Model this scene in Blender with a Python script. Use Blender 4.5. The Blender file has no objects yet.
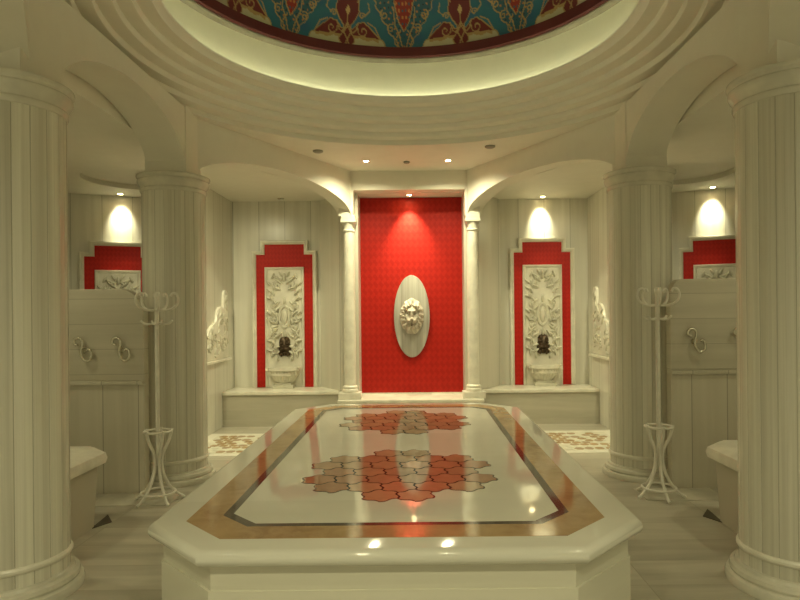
import bpy, bmesh, math, random
import numpy as np
from mathutils import Vector, Matrix
random.seed(7)
PI = math.pi
C = bpy.context.scene.collection
SC = bpy.context.scene
YC = 4.64            # middle of the dome
EYE = 1.56
H = 3.46             # flat ceiling under the dome ring
HB = 3.20            # ceiling of the outer bays

# ------------------------------------------------------------------ materials
def mat(name):
    m = bpy.data.materials.new(name); m.use_nodes = True
    nt = m.node_tree
    return m, nt, nt.nodes['Principled BSDF']

def mth(nt, op, a, b=None, c=None):
    n = nt.nodes.new('ShaderNodeMath'); n.operation = op
    for i, v in enumerate((a, b, c)):
        if v is None: continue
        if isinstance(v, (int, float)): n.inputs[i].default_value = v
        else: nt.links.new(v, n.inputs[i])
    return n.outputs[0]

def mix(nt, f, a, b):
    n = nt.nodes.new('ShaderNodeMix'); n.data_type = 'RGBA'
    for sock, v in ((n.inputs[0], f), (n.inputs[6], a), (n.inputs[7], b)):
        if isinstance(v, (int, float)): sock.default_value = v
        elif isinstance(v, tuple): sock.default_value = (*v, 1)
        else: nt.links.new(v, sock)
    return n.outputs[2]

def comb(nt, x, y, z):
    n = nt.nodes.new('ShaderNodeCombineXYZ')
    for i, v in enumerate((x, y, z)):
        if isinstance(v, (int, float)): n.inputs[i].default_value = v
        else: nt.links.new(v, n.inputs[i])
    return n.outputs[0]

def noise(nt, vec, scale=1.0, detail=3.0, rough=.55, dist=0.0):
    n = nt.nodes.new('ShaderNodeTexNoise')
    n.inputs['Scale'].default_value = scale; n.inputs['Detail'].default_value = detail
    n.inputs['Roughness'].default_value = rough; n.inputs['Distortion'].default_value = dist
    nt.links.new(vec, n.inputs['Vector'])
    return n.outputs['Fac']

def ramp(nt, f, lo, hi):
    n = nt.nodes.new('ShaderNodeMapRange'); n.clamp = True
    n.inputs[1].default_value = lo; n.inputs[2].default_value = hi
    nt.links.new(f, n.inputs[0]); return n.outputs[0]

def plain(name, col, rough=.5, metal=0.0, var=.06, emit=None, estr=0):
    m, nt, b = mat(name)
    tc = nt.nodes.new('ShaderNodeTexCoord')
    f = noise(nt, tc.outputs['Object'], 6, 3)
    c2 = tuple(max(0, x * (1 - var * 3)) for x in col)
    nt.links.new(mix(nt, ramp(nt, f, .35, .65), col, c2), b.inputs['Base Color'])
    b.inputs['Roughness'].default_value = rough; b.inputs['Metallic'].default_value = metal
    if emit:
        b.inputs['Emission Color'].default_value = (*emit, 1); b.inputs['Emission Strength'].default_value = estr
    return m

def marble(name, light, dark, axis='x', width=.42, stretch=(14, 1, .5), rough=.22, seam=.004, tone=.5, seamdark=.72):
    """slabs of veined marble; slabs repeat along `axis` of the object ('a' = around it)"""
    m, nt, b = mat(name)
    tc = nt.nodes.new('ShaderNodeTexCoord'); sp = nt.nodes.new('ShaderNodeSeparateXYZ')
    nt.links.new(tc.outputs['Object'], sp.inputs[0])
    X, Y, Z = sp.outputs
    oi = nt.nodes.new('ShaderNodeObjectInfo')
    if axis == 'a':
        u = mth(nt, 'ADD', mth(nt, 'ARCTAN2', Y, X), PI)
        vx, vz = mth(nt, 'MULTIPLY', u, .3), Z
    elif axis == 'x': u = mth(nt, 'ADD', X, 50.0); vx, vz = X, Z
    elif axis == 'y': u = mth(nt, 'ADD', Y, 50.0); vx, vz = Y, Z
    elif axis == 'z': u = mth(nt, 'ADD', Z, 50.0); vx, vz = Z, X
    q = mth(nt, 'DIVIDE', u, width)
    cell = mth(nt, 'FLOOR', q)
    wn = nt.nodes.new('ShaderNodeTexWhiteNoise'); wn.noise_dimensions = '2D'
    nt.links.new(comb(nt, cell, mth(nt, 'MULTIPLY', oi.outputs['Random'], 37.0), 0), wn.inputs['Vector'])
    r = wn.outputs['Value']
    depth = Y if axis in 'xz' else X
    vec = comb(nt, mth(nt, 'MULTIPLY', vx, stretch[0]), mth(nt, 'ADD', mth(nt, 'MULTIPLY', r, 19.0), mth(nt, 'MULTIPLY', depth, .4 if axis != 'a' else 0.0)), mth(nt, 'MULTIPLY', vz, stretch[2]))
    n1 = ramp(nt, noise(nt, vec, 1.0, 4, .6, .4), .3, .7)
    f = mth(nt, 'ADD', mth(nt, 'MULTIPLY', n1, 1 - tone), mth(nt, 'MULTIPLY', r, tone))
    col = mix(nt, f, light, dark)
    if seam:
        fr = mth(nt, 'FRACT', q)
        e = seam / width
        s = mth(nt, 'ADD', mth(nt, 'LESS_THAN', fr, e), mth(nt, 'GREATER_THAN', fr, 1 - e))
        col = mix(nt, mth(nt, 'MINIMUM', s, 1.0), col, tuple(x * seamdark for x in dark))
    nt.links.new(col, b.inputs['Base Color'])
    b.inputs['Roughness'].default_value = rough
    return m

L1 = (.79, .775, .685); L3 = (.55, .535, .455)
M = {}
M['wall'] = marble('wall_marble', L1, L3, 'x', .38, (9, 1, .35), .25, .004, .5)
M['column'] = marble('column_marble', (.83, .815, .70), (.50, .48, .395), 'a', 2 * PI / 20, (34, 1, .3), .16, .006, .5, .9)
M['screen'] = marble('screen_marble', (.62, .585, .48), (.47, .44, .345), 'z', .22, (10, 1, .5), .3, .002, .35)
M['screen_low'] = marble('low_screen_marble', (.62, .585, .48), (.46, .43, .335), 'x', .31, (9, 1, .4), .3, .004, .5)
M['bench'] = marble('bench_marble', (.56, .535, .44), (.42, .395, .31), 'z', .3, (7, 1, .6), .2, 0, .15)
M['slab'] = marble('slab_marble', (.77, .765, .68), (.67, .665, .58), 'y', .9, (1.2, 1, .6), .07, 0, .15)
M['slab_body'] = marble('slab_side_marble', (.74, .725, .61), (.64, .625, .51), 'z', .22, (8, 1, .5), .25, 0, .3)
M['white'] = plain('white_marble', (.84, .815, .70), .3)
M['cap'] = plain('capital_marble', (.72, .70, .59), .2)
M['carve'] = plain('carved_marble', (.72, .70, .58), .45)
M['plaster'] = plain('ceiling_plaster', (.775, .75, .65), .6, var=.01)
M['tan'] = None
M['dark'] = plain('dark_inlay', (.075, .055, .04), .08)
M['bronze'] = plain('aged_bronze', (.09, .06, .035), .4, .6)
M['chrome'] = plain('pale_metal', (.75, .72, .6), .25, .8)
M['paint'] = plain('cream_paint', (.86, .84, .74), .3)
M['fitting'] = plain('grey_fitting', (.3, .28, .22), .5)
M['drain'] = plain('drain_shadow_stone', (.09, .075, .05), .5)  # dark colour stands in for the shade inside the drain gap
M['lens_on'] = plain('lit_lens', (.9, .85, .7), .3, emit=(1, .86, .55), estr=20)
M['lens_off'] = plain('unlit_lens', (.12, .11, .09), .2)
M['cove'] = plain('cove_tube', (.9, .9, .8), .4, emit=(1, 1, .70), estr=5.2)
M['cove_white'] = plain('cove_plaster', (.78, .76, .58), .6, var=.01)
M['lion'] = plain('lion_stone', (.52, .475, .385), .4)
M['strip'] = plain('floor_strip_marble', (.56, .53, .43), .3)
M['lip'] = plain('shadow_line_lip', (.30, .27, .19), .6)  # grey tone paints the shadow line under the dome's red band
M['dark_red'] = plain('dark_red_paint', (.11, .016, .014), .45)
M['grout'] = plain('mosaic_line', (.13, .085, .055), .08)

def tan_mat():
    m, nt, b = mat('tan_inlay')
    tc = nt.nodes.new('ShaderNodeTexCoord')
    f = ramp(nt, noise(nt, tc.outputs['Object'], 9, 5, .65, .8), .35, .65)
    g = ramp(nt, noise(nt, tc.outputs['Object'], 2.3, 2), .4, .6)
    c = mix(nt, f, (.44, .285, .135), (.31, .185, .085))
    nt.links.new(mix(nt, mth(nt, 'MULTIPLY', g, .5), c, (.54, .38, .19)), b.inputs['Base Color'])
    b.inputs['Roughness'].default_value = .08
    return m
M['tan'] = tan_mat()

def red_mat(name, c1, c2, k):
    """red tile with a small raised diaper pattern"""
    m, nt, b = mat(name)
    tc = nt.nodes.new('ShaderNodeTexCoord'); sp = nt.nodes.new('ShaderNodeSeparateXYZ')
    nt.links.new(tc.outputs['Object'], sp.inputs[0])
    X, Z = sp.outputs[0], sp.outputs[2]
    a = mth(nt, 'SINE', mth(nt, 'MULTIPLY', mth(nt, 'ADD', X, mth(nt, 'MULTIPLY', Z, .75)), k))
    c = mth(nt, 'SINE', mth(nt, 'MULTIPLY', mth(nt, 'SUBTRACT', X, mth(nt, 'MULTIPLY', Z, .75)), k))
    d = mth(nt, 'SINE', mth(nt, 'MULTIPLY', X, k * 2.0)); e = mth(nt, 'SINE', mth(nt, 'MULTIPLY', Z, k * 1.5))
    p = mth(nt, 'ADD', mth(nt, 'MULTIPLY', a, c), mth(nt, 'MULTIPLY', mth(nt, 'MULTIPLY', d, e), .6))
    f = ramp(nt, p, -.3, .3)
    nt.links.new(mix(nt, f, c1, c2), b.inputs['Base Color'])
    b.inputs['Roughness'].default_value = .5; b.inputs['Specular IOR Level'].default_value = .22
    bp = nt.nodes.new('ShaderNodeBump'); bp.inputs['Strength'].default_value = .10; bp.inputs['Distance'].default_value = .01
    nt.links.new(f, bp.inputs['Height']); nt.links.new(bp.outputs[0], b.inputs['Normal'])
    return m
M['red'] = red_mat('red_tile', (.41, .015, .008), (.35, .011, .006), 40)
M['red_small'] = red_mat('red_niche_tile', (.48, .017, .010), (.42, .013, .008), 60)

def floor_mat():
    m, nt, b = mat('floor_marble')
    tc = nt.nodes.new('ShaderNodeTexCoord'); sp = nt.nodes.new('ShaderNodeSeparateXYZ')
    nt.links.new(tc.outputs['Object'], sp.inputs[0]); X, Y, Z = sp.outputs
    ty = mth(nt, 'DIVIDE', mth(nt, 'ADD', Y, 20.0), .34); tx = mth(nt, 'DIVIDE', mth(nt, 'ADD', X, 20.22), .9)
    wn = nt.nodes.new('ShaderNodeTexWhiteNoise'); wn.noise_dimensions = '2D'
    nt.links.new(comb(nt, mth(nt, 'FLOOR', tx), mth(nt, 'FLOOR', ty), 0), wn.inputs['Vector'])
    r = wn.outputs['Value']
    vec = comb(nt, mth(nt, 'MULTIPLY', X, .9), mth(nt, 'MULTIPLY', Y, 7.0), mth(nt, 'MULTIPLY', r, 9.0))
    n = ramp(nt, noise(nt, vec, 1, 4, .6, .6), .3, .7)
    f = mth(nt, 'ADD', mth(nt, 'MULTIPLY', n, .6), mth(nt, 'MULTIPLY', r, .4))
    c = mix(nt, f, (.57, .535, .44), (.30, .28, .22))
    s = mth(nt, 'ADD', mth(nt, 'LESS_THAN', mth(nt, 'FRACT', tx), .006), mth(nt, 'LESS_THAN', mth(nt, 'FRACT', ty), .014))
    nt.links.new(mix(nt, mth(nt, 'MINIMUM', s, 1.0), c, (.33, .30, .22)), b.inputs['Base Color'])
    b.inputs['Roughness'].default_value = .28
    return m
M['floor'] = floor_mat()
TILES = [plain('mosaic_tile_rust', (.46, .245, .145), .07), plain('mosaic_tile_brown', (.40, .25, .15), .07),
         plain('mosaic_tile_beige', (.50, .36, .23), .07), plain('mosaic_tile_ochre', (.47, .30, .175), .07)]

# ------------------------------------------------------------------ mesh helpers
class MB:
    def __init__(s): s.bm = bmesh.new(); s.smooth = True
    def box(s, x0, x1, y0, y1, z0, z1, bev=0.0):
        t = bmesh.new()
        bmesh.ops.create_cube(t, size=1, matrix=Matrix.Translation(((x0+x1)/2, (y0+y1)/2, (z0+z1)/2)) @ Matrix.Diagonal((x1-x0, y1-y0, z1-z0, 1)))
        if bev: bmesh.ops.bevel(t, geom=list(t.edges), offset=bev, segments=2, affect='EDGES', profile=.7)
        s.add(t); return s
    def add(s, t):
        me = bpy.data.meshes.new('tmp'); t.to_mesh(me); t.free(); s.bm.from_mesh(me); bpy.data.meshes.remove(me)
    def prism(s, pts, z0, z1, bev=0.0, seg=3):
        t = bmesh.new()
        vs = [t.verts.new((x, y, z0)) for x, y in pts]; f = t.faces.new(vs)
        f.normal_update()
        if f.normal.z > 0: f.normal_flip()
        r = bmesh.ops.extrude_face_region(t, geom=[f])
        top = [v for v in r['geom'] if isinstance(v, bmesh.types.BMVert)]
        bmesh.ops.translate(t, verts=top, vec=(0, 0, z1 - z0))
        bmesh.ops.recalc_face_normals(t, faces=t.faces)
        if bev:
            es = [e for e in t.edges if abs(e.verts[0].co.z - e.verts[1].co.z) < 1e-6]
            bmesh.ops.bevel(t, geom=es, offset=bev, segments=seg, affect='EDGES', profile=.5)
        s.add(t); return s
    def slab_xz(s, pts, y0, y1, bev=0.0):
        """outline in the x-z plane given thickness along y"""
        t = bmesh.new()
        f = t.faces.new([t.verts.new((x, y0, z)) for x, z in pts])
        r = bmesh.ops.extrude_face_region(t, geom=[f])
        bmesh.ops.translate(t, verts=[v for v in r['geom'] if isinstance(v, bmesh.types.BMVert)], vec=(0, y1 - y0, 0))
        bmesh.ops.recalc_face_normals(t, faces=t.faces)
        if bev:
            es = [e for e in t.edges if abs(e.verts[0].co.y - y0) < 1e-6 and abs(e.verts[1].co.y - y0) < 1e-6]
            bmesh.ops.bevel(t, geom=es, offset=bev, segments=2, affect='EDGES', profile=.5)
        s.add(t); return s
    def lathe(s, prof, n=40, cx=0, cy=0, close=False, a0=0.0, a1=2*PI):
        full = abs(a1 - a0 - 2*PI) < 1e-6
        m = n if full else n + 1
        rings = []
        for r, z in prof:
            rings.append([s.bm.verts.new((cx + r*math.cos(a0 + (a1-a0)*k/n), cy + r*math.sin(a0 + (a1-a0)*k/n), z)) for k in range(m)])
        pr = list(zip(rings, rings[1:])) + ([(rings[-1], rings[0])] if close else [])
        for A, B in pr:
            for k in range(n):
                k2 = (k+1) % m
                try: s.bm.faces.new((A[k], A[k2], B[k2], B[k]))
                except ValueError: pass
        if not close and full:
            for R, rr in ((rings[0], prof[0][0]), (rings[-1], prof[-1][0])):
                if rr > 1e-4 and s.cap:
                    s.bm.faces.new(R)
        return s
    cap = True
    def tube(s, pts, r, n=8, r1=None):
        P = [Vector(p) for p in pts]; m = len(P)
        T = [(P[min(i+1, m-1)] - P[max(i-1, 0)]).normalized() for i in range(m)]
        nrm = T[0].orthogonal().normalized(); rings = []
        for i in range(m):
            nrm = (nrm - T[i]*nrm.dot(T[i])).normalized(); bn = T[i].cross(nrm)
            rr = r if r1 is None else r + (r1 - r)*i/(m-1)
            rings.append([s.bm.verts.new(P[i] + (nrm*math.cos(2*PI*k/n) + bn*math.sin(2*PI*k/n))*rr) for k in range(n)])
        for A, B in zip(rings, rings[1:]):
            for k in range(n): s.bm.faces.new((A[k], A[(k+1) % n], B[(k+1) % n], B[k]))
        s.bm.faces.new(rings[0]); s.bm.faces.new(rings[-1]); return s
    def blob(s, c, r, rot=0.0, axis='Y', u=10, v=7):
        mt = Matrix.Translation(c) @ Matrix.Rotation(rot, 4, axis) @ Matrix.Diagonal((*r, 1))
        bmesh.ops.create_uvsphere(s.bm, u_segments=u, v_segments=v, radius=1, matrix=mt); return s
    def build(s, name, material, parent=None, smooth=30, loc=(0, 0, 0), rot=0.0):
        bmesh.ops.recalc_face_normals(s.bm, faces=s.bm.faces)
        me = bpy.data.meshes.new(name); s.bm.to_mesh(me); s.bm.free()
        if isinstance(material, list):
            for q in material: me.materials.append(q)
        else: me.materials.append(material)
        if smooth:
            me.polygons.foreach_set('use_smooth', [True]*len(me.polygons))
            me.set_sharp_from_angle(angle=math.radians(smooth))
        o = bpy.data.objects.new(name, me); C.objects.link(o)
        o.location = loc; o.rotation_euler = (0, 0, rot)
        if parent: o.parent = parent
        return o

def tag(o, label, cat, group=None):
    o['label'] = label; o['category'] = cat
    if group: o['group'] = group
    return o
def thing(name, label, cat, loc=(0, 0, 0), rot=0.0, group=None):
    o = bpy.data.objects.new(name, None); o.empty_display_size = .1; C.objects.link(o)
    o.location = loc; o.rotation_euler = (0, 0, rot)
    return tag(o, label, cat, group)
def struct(o): o['kind'] = 'structure'; return o
def copy_tree(o, parent=None):
    c = o.copy(); C.objects.link(c)
    if parent: c.parent = parent
    for ch in list(o.children): copy_tree(ch, c)
    return c
def relabel(o, label, loc=None, rot=None, scale=None):
    o['label'] = label
    if loc is not None: o.location = loc
    if rot is not None: o.rotation_euler = (0, 0, rot)
    if scale is not None: o.scale = scale
    return o

# ------------------------------------------------------------------ floor and walls
XW, YB, YF = 4.7, 8.95, -1.2
struct(MB().box(-XW-.2, XW+.2, YF-.2, YB+.2, -.12, 0).build('floor', M['floor'], smooth=0))
TOP = 3.62
def wall(name, p0, p1, thick=.15, z0=0, z1=TOP, m=None, ext=0.0):
    """inner face runs p0 -> p1 with the room on its right-hand side looking p0->p1 reversed (local -y faces the room)"""
    a, b = Vector(p0), Vector(p1); d = b - a; L = d.length
    o = MB().box(-ext, L+ext, 0, thick, z0, z1).build(name, m or M['wall'], smooth=0, loc=(a.x, a.y, 0), rot=math.atan2(d.y, d.x))
    return struct(o)
wall('wall_back', (-2.75, YB), (2.75, YB))
wall('wall_back_left', (-XW, 8.15), (-2.75, YB), ext=.05)
wall('wall_back_right', (2.75, YB), (XW, 8.15), ext=.05)
wall('wall_left', (-XW, YF), (-XW, 8.15))
wall('wall_right', (XW, 8.15), (XW, YF))
# short cross walls between the back bay and the side bays
for s, nm in ((-1, 'wall_cross_left'), (1, 'wall_cross_right')):
    if s < 0: wall(nm, (-2.6, 7.2), (-2.6, YB-.002), .15, z1=HB-.002)
    else: wall(nm, (2.6, YB-.002), (2.6, 7.2), .15, z1=HB-.002)
# piers that box in the red niche, their outer faces splayed
for s, nm in ((-1, 'wall_pier_left'), (1, 'wall_pier_right')):
    e = .728 - s*(-.02); e = .748 if s > 0 else .708
    pts = [(s*e, 8.415), (s*.95, 8.415), (s*1.32, YB-.002), (s*e, YB-.002)]
    o = MB().prism([(x - s*.75, y - 8.415) for x, y in pts], .43, HB-.002).build(nm, M['wall'], smooth=0, loc=(s*.75, 8.415, 0))
    struct(o)

# ------------------------------------------------------------------ ceilings
def fill_holes(loops, z):
    bm = bmesh.new(); es = []
    for lp in loops:
        vs = [bm.verts.new((x, y, z)) for x, y in lp]
        es += [bm.edges.new((vs[i], vs[(i+1) % len(vs)])) for i in range(len(vs))]
    bmesh.ops.triangle_fill(bm, edges=es, use_beauty=True, use_dissolve=False)
    return bm
def circ(cx, cy, r, n=64): return [(cx + r*math.cos(2*PI*k/n), cy + r*math.sin(2*PI*k/n)) for k in range(n)]
my = lambda y: 2*YC - y
cut = [(2.41, my(5.76)), (2.41, 5.76), (.97, 8.37), (.97, 8.42), (-.97, 8.42), (-.97, 8.37), (-2.41, 5.76), (-2.41, my(5.76)),
       (-.97, my(8.37)), (-.97, my(8.42)), (.97, my(8.42)), (.97, my(8.37))]
RECESS = [(-3.3, 7.45, .62), (3.3, 7.45, .62)]
rect = [(-XW-.1, YF-.1), (XW+.1, YF-.1), (XW+.1, YB+.1), (-XW-.1, YB+.1)]
mb = MB()
t = fill_holes([rect, cut] + [circ(*c) for c in RECESS], HB)
r = bmesh.ops.extrude_face_region(t, geom=list(t.faces))
bmesh.ops.translate(t, verts=[v for v in r['geom'] if isinstance(v, bmesh.types.BMVert)], vec=(0, 0, .42))
mb.add(t)
mb.cap = False
for cx, cy, rr in RECESS:
    n = 64
    vs = [mb.bm.verts.new((x, y, HB+.06)) for x, y in circ(cx, cy, rr+.01)]
    mb.bm.faces.new(vs)
struct(mb.build('ceiling_bays', M['plaster'], smooth=20))
# flat ceiling around the dome, with the stepped round moulding
mb = MB(); mb.cap = False
RO = 2.32
t = fill_holes([[(-2.45, my(8.45)), (2.45, my(8.45)), (2.45, 8.45), (-2.45, 8.45)], circ(0, YC, RO, 128)], H)
mb.add(t)
steps = [(RO, H), (RO, H+.055)]
r0, z0 = RO, H+.055
for i in range(5):
    r1 = r0 - .108
    steps += [(r1+.03, z0+.004), (r1+.008, z0+.010), (r1, z0+.028), (r1, z0+.058)]
    r0, z0 = r1, z0+.058
steps = steps[:-1] + [(1.745, 3.80), (1.74, 3.815), (1.80, 3.82), (1.81, 3.76), (2.08, 3.76)]
mb.lathe(steps, 128, 0, YC)
struct(mb.build('ceiling', M['plaster'], smooth=35))
# the lit drum above the moulding
mb = MB(); mb.cap = False
mb.lathe([(2.08, 3.76), (2.06, 3.9), (2.05, 4.26), (2.047, 4.30), (2.0, 4.315)], 128, 0, YC)
struct(mb.build('wall_dome_drum', M['cove_white'], smooth=35))
o = MB(); o.cap = False
o.lathe([(2.005 + .012*math.cos(a), 3.868 + .012*math.sin(a)) for a in [2*PI*k/8 for k in range(8)]], 64, 0, YC, close=True)
o = o.build('cove_light', M['cove'])
tag(o, 'ring of warm light hidden behind the round moulding under the painted dome', 'light')

# ---- painted dome
def seg(p, q, U, V):
    ax, ay = p; bx, by = q; dx, dy = bx-ax, by-ay
    tt = np.clip(((U-ax)*dx + (V-ay)*dy)/(dx*dx+dy*dy), 0, 1)
    return np.hypot(U-ax-tt*dx, V-ay-tt*dy)
def poly(pts, U, V):
    d = np.full(U.shape, 9.0)
    for p, q in zip(pts, pts[1:]): d = np.minimum(d, seg(p, q, U, V))
    return d
def spiral(cx, cy, r, a, turns, n=14):
    return [(cx + r*(1-.8*k/n)*math.cos(a + turns*2*PI*k/n), cy + r*(1-.8*k/n)*math.sin(a + turns*2*PI*k/n)) for k in range(n+1)]
def dome():
    R0, ZB, HZ, P = 1.975, 4.315, 1.55, 2*PI*1.975/10
    vs = np.concatenate([np.arange(0, 1.0, .0095), np.arange(1.0, 1.5, .02), [1.53, HZ]])
    nv = len(vs); nu = 1240
    th = np.arange(nu)*2*PI/nu
    TH, V0 = np.meshgrid(th, vs)
    s = np.clip(V0/HZ, 0, 1); R = R0*np.sqrt(np.maximum(0, 1 - s**2.2))
    R = np.maximum(R, .01)
    # the far palmettes stand 18 degrees either side of the axis
    ph = ((TH - PI/2 - math.radians(18.5))/(2*PI/10)) % 1.0
    U = np.where(ph > .5, ph-1, ph)*P; D = np.abs(U); V = V0
    cream, gold, teal, deep, red, dred, orange, navy = [np.array(c) for c in (
        (.50, .46, .27), (.40, .27, .10), (.022, .135, .185), (.020, .10, .13), (.26, .020, .014), (.14, .014, .014), (.50, .20, .05), (.012, .02, .045))]
    reg = np.zeros(U.shape, int)
    B = np.where(V < .06, .465, np.maximum(.465 - (V-.06)*.80, .13 + .03*np.sin(V*30)))
    B = B + .012*np.sin(V*48)
    reg[D > B] = 1
    DL = P/2 - D
    inner = (V > .09) & (DL < .05 + (V-.09)*.62 + .014*np.sin(V*55))
    reg[inner] = 2
    core = (V > .27) & (DL < np.interp(V, [.27, .36, .46, .56, .75, .9], [0, .055, .085, .11, .06, 0]))
    reg[core] = 3
    wtop = np.interp(D, [.06, .12, .19, .27, .36], [.26, .33, .335, .27, .185]); wbot = np.interp(D, [.06, .2, .37], [.20, .19, .175])
    reg[(D < .365) & (V < wtop) & (V > wbot) & (D <= B+.02)] = 4
    strip = (D < .34) & (D > .07) & (V <= wbot) & (V > wbot-.008-.02*np.abs(np.sin(D*22)))
    reg[strip & (reg == 0)] = 5
    reg[(reg == 0) & (V >= wbot)] = 1
    body = D < np.interp(V, [.0, .02, .14, .16, .22, .29, .36, .43, .52, .62, .8, .95], [0, .0, .085, .085, .05, .036, .09, .128, .12, .07, .10, 0])
    reg[body] = 6
    col = np.zeros(U.shape+(3,))
    pal = [cream, teal, deep, red, dred, gold, dred]
    for i, c in enumerate(pal): col[reg == i] = c
    # leaf specks inside the blue lobes
    w = np.sin(U*70 + 2*np.sin(V*21))*np.sin(V*62 + U*9)
    col[(reg == 2) & (w > .80)] = orange; col[(reg == 2) & (w < -.85)] = navy
    w2 = np.sin(DL*85)*np.sin(V*50)
    col[(reg == 3) & (w2 > .62)] = orange; col[(reg == 3) & (w2 < -.75)] = deep
    blot = np.clip(np.sin(U*13+V*7)*np.sin(V*19-U*5), 0, 1)[..., None]
    t1 = (reg == 1)
    col[t1] = (col*(1-.6*blot) + np.array((.018, .085, .20))*.6*blot)[t1]
    # gold outlines between regions
    ed = np.zeros(U.shape, bool)
    for ax in (0, 1):
        for k in (1,):
            df = reg != np.roll(reg, k, ax)
            ed |= df
    ed[0] = False
    col[ed] = gold
    lines = [[(.0, .33), (.045, .24), (.0, .16), (.03, .08), (0, .03)], [(.12, .335), (.09, .25), (.045, .22), (.0, .29), (0, .40)],
             spiral(.17, .255, .06, PI*.9, 1.1), spiral(.155, .40, .035, 0, 1.2), [(.18, .40), (.24, .45), (.22, .52)],
             spiral(.47, .30, .045, 1.0, 1.2), spiral(.40, .43, .05, 2.0, 1.2), [(.56, .11), (.53, .2), (.58, .28)], [(.60, .11), (.56, .25), (.52, .33), (.50, .5)],
             [(.36, .19), (.30, .30), (.22, .34)], [(.1, .52), (.16, .6), (.12, .72)]]
    for L in lines: col[poly(L, D, V) < .0062] = gold
    dia = np.abs(D)/.028 + np.abs(V-.44)/.05 < 1; col[dia] = (.55, .38, .15)
    dia = np.abs(D)/.018 + np.abs(V-.085)/.04 < 1; col[dia] = (.46, .26, .10)
    # upper crown of the dome: rings of the same colours
    up = V0 > .95
    lob = .5+.5*np.cos((TH - PI/2)*20)
    col[up] = teal; col[up & (V0 > 1.02 + .12*lob)] = dred; col[V0 > 1.3] = cream
    verts = np.stack([R*np.cos(TH), R*np.sin(TH), ZB + V0], -1).reshape(-1, 3)
    i = np.arange(nv-1)[:, None]*nu; j = np.arange(nu)[None]; j2 = (j+1) % nu
    faces = np.stack([i+j, i+j2, i+nu+j2, i+nu+j], -1).reshape(-1, 4)
    me = bpy.data.meshes.new('painted_shell')
    me.vertices.add(len(verts)); me.vertices.foreach_set('co', verts.ravel())
    me.loops.add(faces.size); me.loops.foreach_set('vertex_index', faces.ravel().astype(np.int32))
    me.polygons.add(len(faces)); me.polygons.foreach_set('loop_start', (np.arange(len(faces))*4).astype(np.int32))
    me.polygons.foreach_set('use_smooth', [True]*len(faces))
    me.update(); me.validate()
    at = me.color_attributes.new('paint', 'FLOAT_COLOR', 'POINT')
    at.data.foreach_set('color', np.concatenate([col.reshape(-1, 3), np.ones((len(verts), 1))], 1).ravel())
    m, nt, b = mat('dome_painting')
    a = nt.nodes.new('ShaderNodeAttribute'); a.attribute_name = 'paint'
    nt.links.new(a.outputs['Color'], b.inputs['Base Color']); b.inputs['Roughness'].default_value = .5
    me.materials.append(m)
    root = thing('painted_dome', 'dome painted with teal lobes and dark red palmettes on cream, above the lit round cove', 'dome', (0, YC, 0))
    o = bpy.data.objects.new('painted_shell', me); C.objects.link(o); o.parent = root
    rb = MB(); rb.cap = False
    rb.lathe([(1.975, 4.307), (1.95, 4.307), (1.94, 4.317), (1.935, 4.41), (1.95, 4.417), (1.972, 4.417)], 128, 0, 0)
    q = rb.build('red_border', M['dark_red'], root); q['label'] = 'dark red band round the foot of the dome'
    rb = MB(); rb.cap = False
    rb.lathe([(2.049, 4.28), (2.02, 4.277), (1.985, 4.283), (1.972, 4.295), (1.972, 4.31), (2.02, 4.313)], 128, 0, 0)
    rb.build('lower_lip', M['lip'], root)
dome()

# ------------------------------------------------------------------ arches and piers over the columns
CX, CYN, CYF, CR = 2.215, my(5.82), 5.82, .285
ZS = 2.865
def arch(name, p0, p1, rise, thick, power=2.0):
    a, b = Vector(p0), Vector(p1); d = b - a; L = d.length; n = 40
    bm = bmesh.new(); rows = []
    for k in range(n+1):
        q = -math.cos(PI*k/n)
        s_ = L*(q+1)/2; z = ZS + rise*max(0, 1-abs(q)**power)**(1/power)
        rows.append([bm.verts.new((s_, y, zz)) for y, zz in ((-thick/2, z), (thick/2, z), (thick/2, H+.01), (-thick/2, H+.01))])
    for A, B in zip(rows, rows[1:]):
        for k in range(4): bm.faces.new((A[k], B[k], B[(k+1) % 4], A[(k+1) % 4]))
    bm.faces.new(rows[0]); bm.faces.new(rows[-1])
    mb = MB(); mb.bm = bm
    return struct(mb.build(name, M['plaster'], smooth=30, loc=(a.x, a.y, 0), rot=math.atan2(d.y, d.x)))
PW = .19
for s, nm in ((-1, 'left'), (1, 'right')):
    arch('wall_arch_side_'+nm, (s*CX, CYN+PW-.03), (s*CX, CYF-PW+.03), .46, .36)
    arch('wall_arch_back_'+nm, (s*(CX-.07), CYF+.12), (s*.88, 8.26), .33, .22)
    arch('wall_arch_front_'+nm, (s*(CX-.07), CYN-.12), (s*.88, my(8.26)), .33, .22)
    for yy, k in ((CYN, 'near'), (CYF, 'far')):
        o = MB().box(-PW, PW, -PW, PW, ZS-.005, H+.02).build('wall_pier_'+k+'_'+nm, M['plaster'], smooth=30, loc=(s*CX, yy, 0)); struct(o)
    for yy, k in ((8.31, 'back'), (my(8.31), 'front')):
        o = MB().box(-.10, .10, -.10, .10, ZS-.005, H+.02, .006).build('wall_block_'+k+'_'+nm, M['plaster'], smooth=30, loc=(s*.85, yy, 0)); struct(o)
for yy, k in ((8.31, 'back'), (my(8.31), 'front')):
    struct(MB().box(-.76, .76, yy-.10, yy+.105, HB+.005, H+.02).build('wall_lintel_'+k, M['plaster'], smooth=0))

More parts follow.
